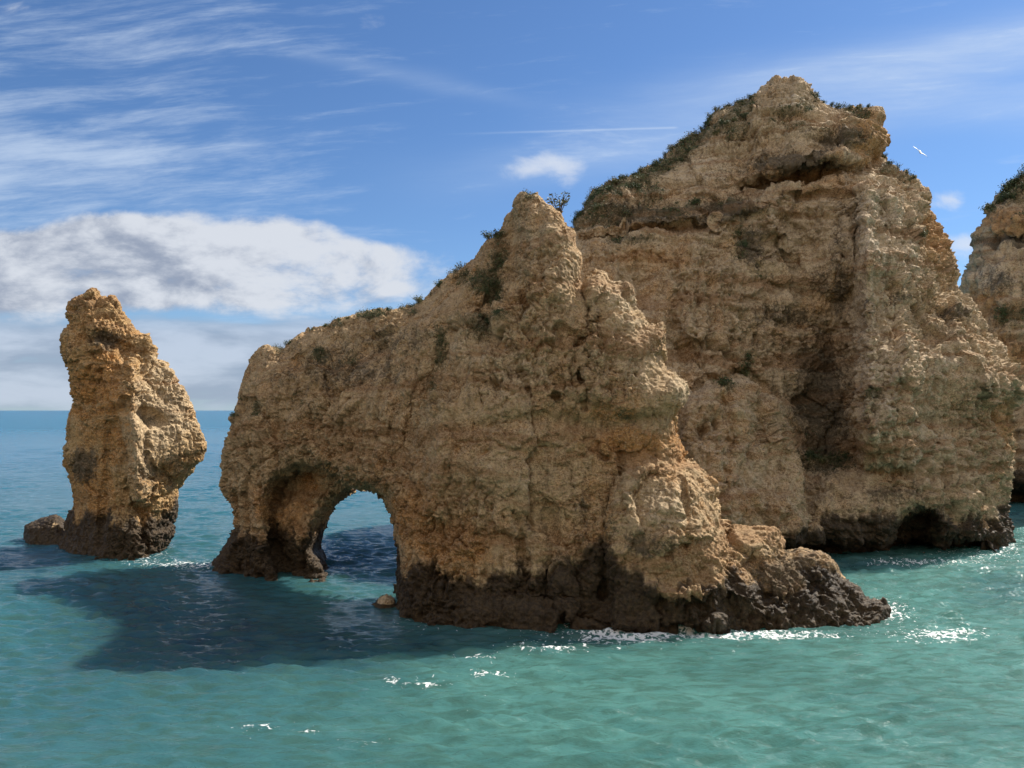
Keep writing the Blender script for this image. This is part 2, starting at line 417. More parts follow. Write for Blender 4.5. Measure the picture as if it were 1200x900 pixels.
def plain(name, c, rough=0.8, var=0.35):
    m, g, b = new_mat(name)
    oi = g.node('ShaderNodeNewGeometry')
    n = g.noise(oi.outputs['Position'], 3.0, 3, 0.5)
    g.put(b.inputs['Base Color'], g.mix(g.ss(n, 0.35, 0.65), tuple(x * (1 - var) for x in c), tuple(min(1, x * (1 + var)) for x in c)))
    b.inputs['Roughness'].default_value = rough
    return m
M_LEAF = plain('dark_leaf', (0.055, 0.080, 0.028), 0.7)
M_LEAF2 = plain('olive_leaf', (0.115, 0.120, 0.045), 0.7)
M_DRY = plain('dry_leaf', (0.20, 0.15, 0.08), 0.8)
M_STEM = plain('stem_bark', (0.09, 0.065, 0.04), 0.9)
M_GULL = plain('white_feather', (0.80, 0.80, 0.80), 0.6, 0.05)
M_GULLG = plain('grey_feather', (0.62, 0.64, 0.68), 0.6, 0.05)
M_BEAK = plain('yellow_beak', (0.65, 0.40, 0.05), 0.5, 0.05)
M_TIP = plain('black_feather', (0.03, 0.03, 0.03), 0.6, 0.05)

# ------------------------------------------------------------------ shared surface relief
def disp_karst(amp=1.0, crack=1.0, seed=3, vert=1.0):
    def f(co, no, px, py):
        w = np.stack([fbm(co, 1.5, 2, seed + k) for k in (1, 2, 3)], 1) * 0.5
        q = co + w + np.stack([fbm(co, 0.45, 2, seed + 80 + k) for k in (1, 2, 3)], 1) * 0.16
        F1, F2, tl = worley(q * np.array([1, 1, 0.65], np.float32), 3.4, seed + 5, True)
        d = (0.72 * tl + 0.15 * (0.42 - F1)) * EDGE
        big = -0.16 * crack * np.exp(-((F2 - F1) / 0.045) ** 2) * sm(fbm(co, 5, 2, seed + 66), -0.1, 0.35)
        big0 = d + big; d = 0 * d
        G1, G2, tl2 = worley((q + 20) * np.array([1, 1, 0.8], np.float32), 0.95, seed + 9, True)
        d += 0.27 * (0.3 + 0.7 * EDGE) * tl2 + 0.10 * (0.42 - G1) - 0.07 * np.exp(-((G2 - G1) / 0.06) ** 2)
        H1, H2, tl3 = worley(q * 1.0 + 7 + 0.25 * w, 0.36, seed + 13, True)
        d += 0.12 * tl3 + 0.05 * (0.45 - H1)
        r = fbm(co * np.array([1.25, 1.25, 0.55 * vert], np.float32), 1.6, 5, seed + 21, 0.6, True)
        d += 0.26 * r
        d += 0.12 * fbm(co, 0.34, 3, seed + 31, 0.65) - 0.13 * sm(fbm(co + 9, 0.30, 2, seed + 35), 0.15, 0.5)
        d -= 0.16 * crack * sm(fbm(co * np.array([1.6, 1.6, 0.35], np.float32), 1.5, 3, seed + 61, 0.5, True), 0.45, 0.8)
        pit = fbm(co, 0.8, 3, seed + 44); d -= 0.28 * sm(pit, 0.30, 0.55)
        rough = 0.50 + 0.85 * sm(fbm(co, 5, 3, seed + 77), -0.30, 0.30)   # smooth faces next to broken ones
        return ((big0 + d * rough) * amp).astype(np.float32)
    return f

def wetmask(co, base, extra=0):
    top = base + fbm(co * np.array([1, 1, 0.25], np.float32), 2.6, 5, 5, 0.65) * base * 0.85 + extra
    return np.clip(1.0 - (co[:, 2] - top * 0.55) / (top * 0.75 + 0.01), 0, 1)

# ------------------------------------------------------------------ the natural arch
A_OUT = [(236,800),(238,690),(241,673),(250,658),(263,642),(274,624),(279,620),(276,600),(274,589),(263,578),(260,571),(263,553),(263,531),(269,509),(274,487),(282,469),(283,456),(290,433),(297,420),(306,409),(312,406),(320,407),(326,411),(334,411),(339,403),(348,396),(363,387),(383,382),(394,376),(412,373),(426,369),(439,364),(457,364),(474,362),(490,355),(502,347),(513,335),(525,325),(540,315),(553,307),(562,295),(571,282),(583,278),(590,270),(593,257),(600,248),(607,233),(613,228),(630,227),(640,237),(657,248),(663,263),(672,270),(671,288),(680,303),(678,325),(681,338),(688,325),(697,319),(708,322),(715,334),(724,331),(737,333),(742,350),(741,362),(752,374),(755,388),(764,384),(779,385),(774,405),(777,434),(788,434),(804,452),(803,470),(790,486),(792,510),(801,530),(799,541),(810,541),(823,558),(837,563),(838,577),(833,585),(843,607),(851,632),(856,617),(884,616),(907,620),(915,634),(915,652),(938,647),(967,650),(979,658),(985,675),(1005,689),(1012,701),(1033,703),(1041,716),(1041,731),(1042,745),(1050,800),(462,800),(461,729),(465,695),(466,669),(466,642),(462,614),(455,596),(446,581),(430,574),(415,577),(398,588),(388,601),(379,623),(374,642),(381,651),(386,669),(392,690),(396,800)]
A_CTRL = [(280,500,57.5),(295,450,58.5),(285,560,56.5),(262,660,57),(300,640,55.6),(320,700,54.2),(350,450,56),(420,480,52.5),(350,520,55.2),(400,540,53),(440,560,49.5),(330,420,58.5),(400,400,57),(460,380,55.5),
 (480,700,44.0),(470,620,46.8),(480,560,47.5),(520,720,43.3),(600,740,42.4),(700,740,42.3),(800,740,42.2),(900,738,42.3),(1000,734,43.0),(1030,720,43.6),
 (520,600,45.2),(600,600,44.4),(700,600,44.9),(560,480,46),(650,480,45.8),(740,500,45.6),(780,460,46.2),(540,380,49),(500,420,50.5),(490,480,49),(600,420,46.6),(620,330,48.4),(625,250,50),(560,330,52.5),(520,345,54),(650,290,48.8),(700,400,47.2),(720,350,48.4),(765,420,47.2),
 (770,600,43.7),(820,600,44.4),(830,650,43.5),(900,690,43.0),(880,640,45),(960,680,44.3),(720,550,45.6),(780,540,45.4),(600,680,43.5),(700,680,43.3),(780,690,42.9),
 (600,800,41.8),(900,800,41.8),(470,800,43.2),(300,800,53)]
A_MID = [(240,500,60.5),(280,680,58.5),(330,420,61),(400,600,58.0),(385,625,59.5),(345,600,60.5),(425,580,56.0),(455,610,50.5),(470,380,57.5),(465,650,48.5),(560,320,54),(620,240,51.5),(680,320,50),(740,360,49.5),(800,470,48.2),(800,540,48),(850,640,47.2),(910,650,46.6),(980,680,45.6),(1040,730,44.6),(600,600,50),(300,800,58),(600,800,48),(1000,800,45)]
A_LINES = [([(603,262),(598,300),(577,345),(566,392)],1.5,13),([(528,385),(513,430),(492,478),(474,525)],1.4,12),([(684,345),(691,362),(687,378),(692,392),(682,404),(686,425),(681,440),(687,462),(686,480)],1.1,3),
 ([(632,238),(634,280),(640,330)],0.5,4),([(724,553),(714,590),(709,640),(707,700)],1.0,4),([(560,365),(583,400),(607,430),(622,468)],0.9,5),([(545,375),(560,420),(565,470)],0.5,4),
 ([(600,600),(612,630),(618,690)],0.5,4),([(640,600),(648,640),(640,700)],0.6,8),([(797,552),(802,590),(803,640)],0.8,4),([(575,590),(560,640),(570,680)],0.4,4),
 ([(645,420),(655,450),(650,480)],0.5,4),([(585,310),(610,330),(625,360)],0.5,5),([(340,420),(360,440),(350,470)],0.7,8),([(400,400),(385,440),(395,470)],0.6,7),([(440,385),(450,420),(430,455)],0.7,8),
 ([(300,470),(320,500)],0.6,9),([(455,440),(470,470),(455,510)],0.7,7),([(860,645),(885,660),(900,700)],0.8,7),([(930,655),(950,680),(960,700)],0.6,7),([(760,690),(800,700),(850,690),(880,700)],-0.6,7),
 ([(560,500),(640,490),(720,500),(790,480)],0.5,9),([(700,480),(715,510),(725,540)],0.5,6),([(520,690),(600,700),(700,700)],0.4,10),
 ([(520,470),(515,540),(505,600)],-0.7,12),([(540,545),(600,560),(660,590)],-0.4,16)]
A_POLY = [([(312,650),(309,600),(314,572),(326,555),(345,544),(370,543),(390,548),(408,560),(424,578),(424,600),(400,690),(330,700)],3.4,12),   # soffit of the arch
 ([(722,556),(760,540),(800,545),(845,600),(850,740),(712,745),(712,650)],-0.8,8),([(686,330),(715,326),(745,360),(778,392),(800,460),(790,490),(700,480),(690,420)],-0.7,8),
 ([(318,600),(345,590),(372,600),(378,640),(330,650)],-0.6,14)]
def a_masks(co, no, px, py, dd):
    ex = 0.9 * np.exp(-((px - 705) / 45) ** 2) - 0.6 * np.exp(-((px - 820) / 40) ** 2) - 0.9 * sm(px, 845, 880)
    wet = wetmask(co, 3.3, ex) * 1.0
    green = blobmask(px, py, [(585,300,13,22,.9),(572,335,20,26,1),(562,380,20,16,1),(587,370,14,10,.7),(517,410,9,30,.9),(505,450,9,18,.7),(374,413,13,10,1),(410,420,10,14,.6),(300,480,10,16,.7),(350,470,12,16,.5),
        (440,370,22,5,.9),(480,366,14,5,.8),(540,325,14,12,.8),(390,380,18,5,.7),(730,488,16,7,.7),(720,620,10,14,.5),(620,232,10,5,.7),(325,412,12,6,.6),(660,360,8,12,.4),(470,440,14,30,.4)])
    ochre = blobmask(px, py, [(340,600,40,30,.45),(360,565,30,20,.35),(740,520,50,18,.8),(795,520,10,25,.8),(530,640,70,30,.5),(480,600,30,60,.4),(720,480,60,16,.5)])
    pale = blobmask(px, py, [(770,590,40,28,.9),(735,345,30,22,.9),(800,450,14,25,.9),(555,400,30,26,.7),(600,430,50,50,.5),(640,290,30,50,.5),(740,420,40,60,.5),(590,560,60,60,.3)])
    grey = blobmask(px, py, [(400,430,110,40,.55),(470,400,70,30,.5),(560,400,60,90,.2),(560,620,90,50,.2),(680,600,20,60,.45),(760,640,50,22,.6),(930,680,90,50,.75)]) 
    return dict(wet=wet, green=green, ochre=ochre, pale=pale, grey=grey)
def a_disp(co, no, px, py):
    d = disp_karst(1.0, 1.1, 3)(co, no, px, py)
    e = np.abs(seg_dist(px, py, [(464,700),(464,660),(459,615),(443,584),(430,577),(415,582),(396,600),(383,624),(378,645)], False))
    d = d * (1 - 0.4 * sm(px, 835, 870))
    return d * (1 - 0.6 * np.exp(-(e / 16) ** 2)) - 0.12 * np.exp(-(e / 14) ** 2)
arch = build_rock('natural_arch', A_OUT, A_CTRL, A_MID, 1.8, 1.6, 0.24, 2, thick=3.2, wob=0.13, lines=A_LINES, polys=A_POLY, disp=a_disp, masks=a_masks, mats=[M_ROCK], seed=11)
tag(arch, 'large jagged ochre rock pierced by a sea arch at its left end', 'rock arch')

# ------------------------------------------------------------------ the slender stack at the left
S_OUT = [(60,720),(68,645),(75,625),(80,607),(89,592),(87,584),(84,567),(77,536),(76,527),(82,516),(82,491),(88,476),(84,456),(83,433),(75,422),(72,407),(75,390),(84,382),(79,371),(80,358),(89,349),(100,342),(107,336),(115,339),(117,347),(133,348),(141,356),(144,369),(153,380),(167,391),(178,389),(181,400),(180,413),(184,422),(196,425),(204,440),(216,458),(224,473),(229,491),(235,507),(240,524),(236,538),(222,556),(213,569),(209,584),(208,602),(202,610),(203,629),(196,645),(190,660),(190,720)]
S_CTRL = [(110,350,66.5),(120,400,65),(110,450,65),(150,420,66.5),(150,470,64.8),(110,520,65),(150,540,63.8),(180,520,64.6),(210,500,66),(225,525,66.5),(110,600,64.5),(150,620,62.8),(165,650,62.0),(120,650,63.0),(85,640,65),(190,600,64.6),(130,480,64.0),(150,720,61),(90,720,63)]
S_LINES = [([(155,430),(158,490),(162,540),(160,580)],-1.2,10),([(130,500),(125,560),(118,610)],0.8,5),([(150,575),(165,600),(172,650)],0.9,5),([(120,610),(118,640)],0.9,4),([(100,395),(130,400),(145,410)],0.9,9),([(165,485),(185,492)],0.9,7),([(185,550),(205,565)],0.6,6)]
def s_masks(co, no, px, py, dd):
    wet = wetmask(co, 3.4)
    return dict(wet=wet, green=blobmask(px, py, [(125,393,14,8,.5),(175,490,14,7,.7)]), ochre=blobmask(px, py, [(115,460,28,50,1),(140,500,30,40,.7),(110,560,25,40,.4)]),
        pale=blobmask(px, py, [(190,480,40,60,.9),(165,520,30,60,.6)]), grey=blobmask(px, py, [(125,398,22,14,.9),(96,545,16,30,.8),(170,560,20,40,.5),(80,420,8,40,.4),(90,360,14,20,.4)]))
stack = build_rock('sea_stack', S_OUT, S_CTRL, [68.0], 3.6, 3.4, 0.26, 2, lines=S_LINES, disp=disp_karst(0.85, 1.1, 40), masks=s_masks, mats=[M_STACK], seed=21)
tag(stack, 'slender golden rock stack standing alone in the sea at the far left', 'sea stack')

# ------------------------------------------------------------------ the tall headland behind
H_OUT = [(560,760),(560,420),(610,350),(640,300),(668,275),(677,253),(690,234),(710,221),(740,205),(767,194),(783,180),(807,166),(823,153),(832,137),(850,126),(873,121),(890,110),(907,97),(917,95),(922,99),(937,92),(943,101),(950,110),(967,118),(980,127),(993,129),(1013,127),(1030,125),(1039,130),(1037,140),(1042,155),(1039,170),(1031,182),(1040,187),(1052,197),(1067,206),(1082,218),(1090,223),(1089,235),(1087,247),(1097,257),(1103,270),(1112,290),(1118,307),(1121,323),(1117,335),(1122,345),(1133,357),(1143,367),(1150,380),(1160,397),(1173,413),(1183,430),(1198,438),(1206,447),(1200,465),(1186,475),(1181,489),(1187,508),(1183,524),(1181,552),(1177,573),(1173,590),(1175,608),(1181,632),(1182,643),(1190,760)]
H_CTRL = [(600,500,70),(700,300,73),(700,400,71),(700,600,66),(750,230,76),(780,350,70.5),(800,300,71.5),(850,170,77),(870,250,73),(850,400,69),(860,500,66),(870,600,63),(900,650,62),(920,130,77),(930,200,75),(960,160,75.5),(1010,150,76),(1020,190,75.5),
 (950,300,74.0),(920,380,71),(930,450,70),(980,400,73.0),(960,500,70),(985,530,69.5),(1015,300,68.0),(1030,400,66),(1020,500,63.6),(1030,240,72.5),(1080,260,74.5),(1090,300,73),(1070,350,70),(1120,400,69),(1150,440,68),(1180,450,68.5),(1100,500,65.5),(1160,500,67),(1160,560,66.5),
 (970,580,64),(1000,600,63),(1060,600,63.2),(1130,600,64.5),(1000,650,62.2),(1100,650,63),(1165,640,65.8),(850,660,61.5),(900,760,60.5),(1150,760,64)]
H_MID = [(560,500,80),(680,250,80),(800,160,81),(920,90,80),(1040,150,79),(1100,250,78.5),(1120,320,77),(1150,380,74),(1200,440,72.5),(1185,520,71.5),(1180,600,70.5),(1185,650,69.5),(900,400,80),(560,760,76),(900,760,76),(1190,760,69)]
H_LINES = [([(800,468),(830,446),(872,438),(908,458),(922,500),(944,532),(954,565),(950,610)],1.3,5),([(845,470),(855,520),(850,580)],0.7,4),([(890,480),(900,540),(895,600)],0.6,4),([(810,560),(850,570),(930,580)],0.4,6),([(672,283),(720,276),(770,268),(825,262)],1.8,4),([(672,276),(720,268),(770,261),(825,255)],-0.7,4),([(690,300),(760,290),(830,290)],-0.4,6),
 ([(870,225),(920,208),(960,203),(1005,198),(1034,188)],3.4,7),([(840,262),(880,240),(920,224),(960,215),(1000,211)],-1.0,5),([(1035,203),(1060,212),(1080,225)],1.0,4),
 ([(1000,215),(1003,300),(1004,400),(994,480),(990,540)],1.2,10),([(1018,225),(1016,300),(1020,420),(1018,520)],-1.9,7),([(1055,240),(1068,300),(1085,340)],-1.0,9),([(1030,240),(1035,300),(1045,370)],0.9,5),
 ([(940,300),(960,340),(950,400)],-0.7,12),([(900,250),(912,275),(925,285)],-1.2,8),([(880,330),(930,340),(990,360)],0.7,8),([(790,150),(800,220),(830,240)],0.4,8),
 ([(905,200),(940,190),(985,180)],-0.9,6),([(945,545),(975,552),(1000,548)],-1.0,5),([(935,600),(945,570),(940,545)],1.4,6),([(880,640),(950,640),(1050,620),(1120,640)],0.7,10),
 ([(1060,440),(1120,435),(1180,445)],-0.8,10),([(1060,500),(1120,490),(1165,500)],0.6,8),([(1095,520),(1100,560)],0.6,6),([(800,330),(790,380),(805,420)],0.8,9),([(860,440),(850,420),(880,400)],0.5,7)]
H_POLY = [([(805,470),(830,452),(870,446),(903,466),(912,500),(935,530),(946,560),(940,620),(925,650),(800,660)],-4.2,4),
 ([(860,400),(900,360),(1003,330),(1006,548),(945,550),(915,500)],1.3,34),([(925,470),(960,420),(1002,400),(1005,546),(950,548),(938,520)],1.1,14),
 ([(1004,214),(1046,226),(1062,330),(1075,420),(1075,548),(1006,548)],-1.5,5),
 ([(940,550),(1000,545),(1060,560),(1170,560),(1180,640),(1100,640),(940,630)],-0.9,8),
 ([(1045,660),(1040,620),(1055,598),(1080,590),(1098,600),(1104,660)],4.0,8),
 ([(640,760),(850,634),(1000,638),(1090,628),(1150,636),(1168,760)],3.0,6),
 ([(890,222),(930,205),(1000,200),(1030,190),(1040,150),(1035,125),(980,130),(900,180)],-1.2,9)]
def h_disp(co, no, px, py):
    d = disp_karst(1.3, 0.8, 70)(co * 0.85, no, px, py)
    up = sm(-(py - (300 - (px - 700) * 0.15)), -40, 40)
    z = co[:, 2] + 0.05 * co[:, 0] + fbm(co, 4, 2, 8) * 0.5
    strat = fbm(np.stack([co[:, 0] * 0.08, co[:, 1] * 0.08, z], 1), 0.75, 3, 14)
    d = d + strat * (0.26 + 0.52 * up)
    d += 0.35 * fbm(co * np.array([1.6, 1.6, 0.4], np.float32), 2.4, 3, 19, 0.5, True) * (1 - up)
    return d
def h_masks(co, no, px, py, dd):
    wet = wetmask(co, 3.0, 1.2 * np.exp(-((px - 1060) / 60) ** 2))
    # scrub along the left slope, on the ledges and on the overhanging cap
    ridge = seg_dist(px, py, [(672,262),(710,226),(770,200),(830,150),(878,122)], False)
    green = np.maximum(0.95 * np.exp(-(ridge / 11) ** 2), blobmask(px, py, [(700,255,34,14,.8),(760,225,26,14,.7),(860,150,24,15,.8),(925,132,22,8,.8),(950,120,16,8,.9),(1005,135,20,8,.9),(780,245,50,11,.8),(850,235,30,11,.7),
        (730,248,22,7,.8),(740,282,40,5,.9),(870,275,14,20,.7),(810,240,14,7,.9),(940,150,60,18,.55),(1040,195,18,7,.8),(1065,208,12,6,.7),(875,430,10,16,.9),(850,455,16,6,.9),(1025,462,14,9,.9),(970,540,42,14,1),(955,520,22,18,.7),
        (1078,278,5,5,.9),(1100,300,4,9,.5),(900,330,20,14,.5),(870,300,12,10,.6),(865,350,14,16,.5)]))
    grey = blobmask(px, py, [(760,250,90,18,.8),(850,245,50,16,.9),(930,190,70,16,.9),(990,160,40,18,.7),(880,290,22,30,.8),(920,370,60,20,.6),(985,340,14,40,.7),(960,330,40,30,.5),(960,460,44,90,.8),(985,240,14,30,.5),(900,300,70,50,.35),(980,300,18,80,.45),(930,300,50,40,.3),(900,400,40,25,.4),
        (1120,370,24,14,.7),(1050,350,22,14,.5),(800,350,40,60,.25),(700,380,40,80,.3),(1050,580,60,22,.55),(990,590,60,20,.4),(1130,480,40,40,.3),(830,200,60,14,.35),(960,520,30,30,.9)])  # lichen grey, with the shadow side left of the ridge painted in
    ochre = blobmask(px, py, [(1020,160,22,24,.9),(798,253,7,6,1),(1100,270,20,40,.8),(700,420,60,90,.55),(940,200,40,12,.7),(850,540,20,50,.5),(760,300,60,16,.4),(1070,170,20,30,.6),(930,640,60,12,.7),(990,530,14,14,.5),(1178,495,10,30,.8)])
    pale = blobmask(px, py, [(1035,260,26,60,.9),(1035,440,26,90,.7),(1060,300,20,40,.7),(1080,420,50,40,.45),(850,540,50,60,.45),(1090,520,60,30,.4),(830,190,60,24,.45),(930,118,16,10,.9),(1020,380,20,60,.5),(890,250,30,20,.4)])  # pale stone, brightened right of the ridge to paint its lighter side
    return dict(wet=wet, green=green, grey=grey, ochre=ochre, pale=pale)
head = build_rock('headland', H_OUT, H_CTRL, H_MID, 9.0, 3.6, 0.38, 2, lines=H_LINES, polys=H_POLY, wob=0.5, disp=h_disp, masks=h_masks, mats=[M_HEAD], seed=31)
tag(head, 'tallest rock, a broad layered headland with a scrub covered crest behind the arch rock', 'headland')

# ------------------------------------------------------------------ the cliff cut by the right edge
C_OUT = [(1040,680),(1060,500),(1115,380),(1130,350),(1128,327),(1133,321),(1141,313),(1143,290),(1140,284),(1142,278),(1153,263),(1158,252),(1156,244),(1167,240),(1177,224),(1190,215),(1202,204),(1230,190),(1270,172),(1330,165),(1420,170),(1500,200),(1560,260),(1600,400),(1620,680)]
C_CTRL = [(1150,300,106),(1200,240,108),(1200,320,104),(1200,400,102),(1190,500,99),(1180,560,98),(1250,300,105),(1300,450,98),(1300,600,94),(1200,600,97),(1120,550,101),(1450,300,100),(1500,550,90),(1300,200,107),(1300,680,92),(1100,680,100)]
C_LINES = [([(1140,282),(1200,278),(1300,270)],1.2,6),([(1140,270),(1200,262),(1300,255)],-0.8,6),([(1170,240),(1230,238)],0.8,5),([(1150,375),(1180,370),(1230,380)],0.8,8)]
C_POLY = [([(1100,600),(1120,572),(1180,566),(1260,575),(1300,600),(1300,680),(1080,680)],4.0,8)]
def c_masks(co, no, px, py, dd):
    return dict(wet=wetmask(co, 4.5), green=blobmask(px, py, [(1200,212,60,14,1),(1185,232,22,8,.9),(1195,255,18,8,.5),(1185,370,24,16,.9),(1160,245,8,5,1)]), ochre=blobmask(px, py, [(1190,260,40,12,1),(1180,425,30,30,.8),(1150,350,30,20,.4)]),
        pale=blobmask(px, py, [(1160,330,40,20,.5)]), grey=blobmask(px, py, [(1190,282,60,8,1),(1170,330,30,26,.6),(1190,400,30,40,.4)]))
cliff = build_rock('sea_cliff', C_OUT, C_CTRL, [114.0], 10.0, 7.0, 0.6, 1, lines=C_LINES, polys=C_POLY, wob=0.7, disp=lambda co, no, px, py: h_disp(co, no, px, py) * 1.3, masks=c_masks, mats=[M_HEAD], seed=41)
tag(cliff, 'distant scrub topped cliff cut off by the right edge, behind the headland', 'cliff')

# ------------------------------------------------------------------ unseen cliff added behind the viewpoint to bounce warm light onto the rocks
def make_bounce_cliff():
    nx, nz = 260, 60
    X, Z = np.meshgrid(np.linspace(-170, 170, nx), np.linspace(-1.5, 48, nz), indexing='ij')
    p = np.stack([X.ravel(), np.zeros(X.size), Z.ravel()], 1).astype(np.float32)
    n = fbm(p, 16, 5, 77, 0.55, True).reshape(X.shape) * 6 + fbm(p, 3, 4, 78).reshape(X.shape) * 1.2
    Y = -15 - Z * 0.22 - np.abs(X) * 0.02 + n
    Y = np.minimum(Y, -6.0)
    v = np.stack([X, Y, Z], -1).reshape(-1, 3)
    i = np.arange(nx - 1)[:, None] * nz + np.arange(nz - 1)[None]
    f = np.stack([i, i + nz, i + nz + 1, i + 1], -1).reshape(-1, 4)[:, ::-1]
    top = v.reshape(nx, nz, 3)[:, -1]; bk = top + np.array([0, -80, 2.0]); bk2 = bk * np.array([1, 1, 0]) + np.array([0, 0, -1.5])
    base = len(v); v = np.concatenate([v, bk, bk2])
    a = np.arange(nx - 1); t0 = a * nz + nz - 1
    f = np.concatenate([f, np.stack([t0, base + a, base + a + 1, t0 + nz], 1), np.stack([base + a, base + nx + a, base + nx + a + 1, base + a + 1], 1)])
    me = mesh_np('bounce_cliff', v, f)
    for k in ('wet', 'green', 'grey', 'ochre', 'pale'): setattrf(me, k, wetmask(v.astype(np.float32), 3.0) if k == 'wet' else np.full(len(v), 0.5 if k in ('pale', 'ochre') else 0.0))
    me.polygons.foreach_set('use_smooth', np.ones(len(me.polygons), bool))
    tag(link('bounce_cliff', me, [M_ROCK]), 'unseen ochre cliff added behind the viewpoint to bounce warm light', 'cliff')
make_bounce_cliff()

# ------------------------------------------------------------------ low boulders
def low_masks(wetb, pale=0.3):
    def f(co, no, px, py, dd):
        z = np.zeros(len(co)); return dict(wet=wetmask(co, wetb), green=z, ochre=z, grey=z, pale=z + pale)
    return f
b1 = build_rock('boulder', [(24,700),(27,633),(29,616),(40,611),(50,606),(58,604),(67,602),(72,608),(78,614),(84,625),(90,640),(92,700)], [(40,625,69.6),(55,615,70),(70,620,69.6),(50,640,69),(80,640,68.8),(50,700,68)], [71.6], 1.2, 0.9, 0.13, 1,
    wob=0.2, disp=disp_karst(0.6, 1, 90), masks=low_masks(3.2, 0), mats=[M_ROCK], seed=51)
tag(b1, 'low dark knobbly boulder at the left foot of the slender stack', 'boulder')
b2 = build_rock('boulder', [(430,760),(432,712),(440,705),(447,699),(453,696),(459,699),(464,705),(470,712),(476,760)], [(445,708,47.0),(455,702,47.2),(460,712,46.8),(455,730,46.4)], [47.8], 0.8, 0.6, 0.07, 1,
    wob=0.06, disp=lambda co, no, px, py: disp_karst(0.35, 1, 95)(co * 2, no, px, py), masks=low_masks(0.25, 1.0), mats=[M_ROCK], seed=61)
tag(b2, 'small pale wet rock poking out of the water in the arch opening', 'boulder')
b3 = build_rock('boulder', [(400,740),(401,701),(404,697),(407,698),(410,702),(412,740)], [(405,700,50.2),(405,720,50.0)], [50.6], 0.4, 0.3, 0.05, 1,
    wob=0.03, disp=lambda co, no, px, py: disp_karst(0.12, 1, 96)(co * 3, no, px, py), masks=low_masks(0.6, 0), mats=[M_ROCK], seed=62, zmin=-0.6)
tag(b3, 'tiny dark rock tip just breaking the water left of the pale rock', 'boulder')

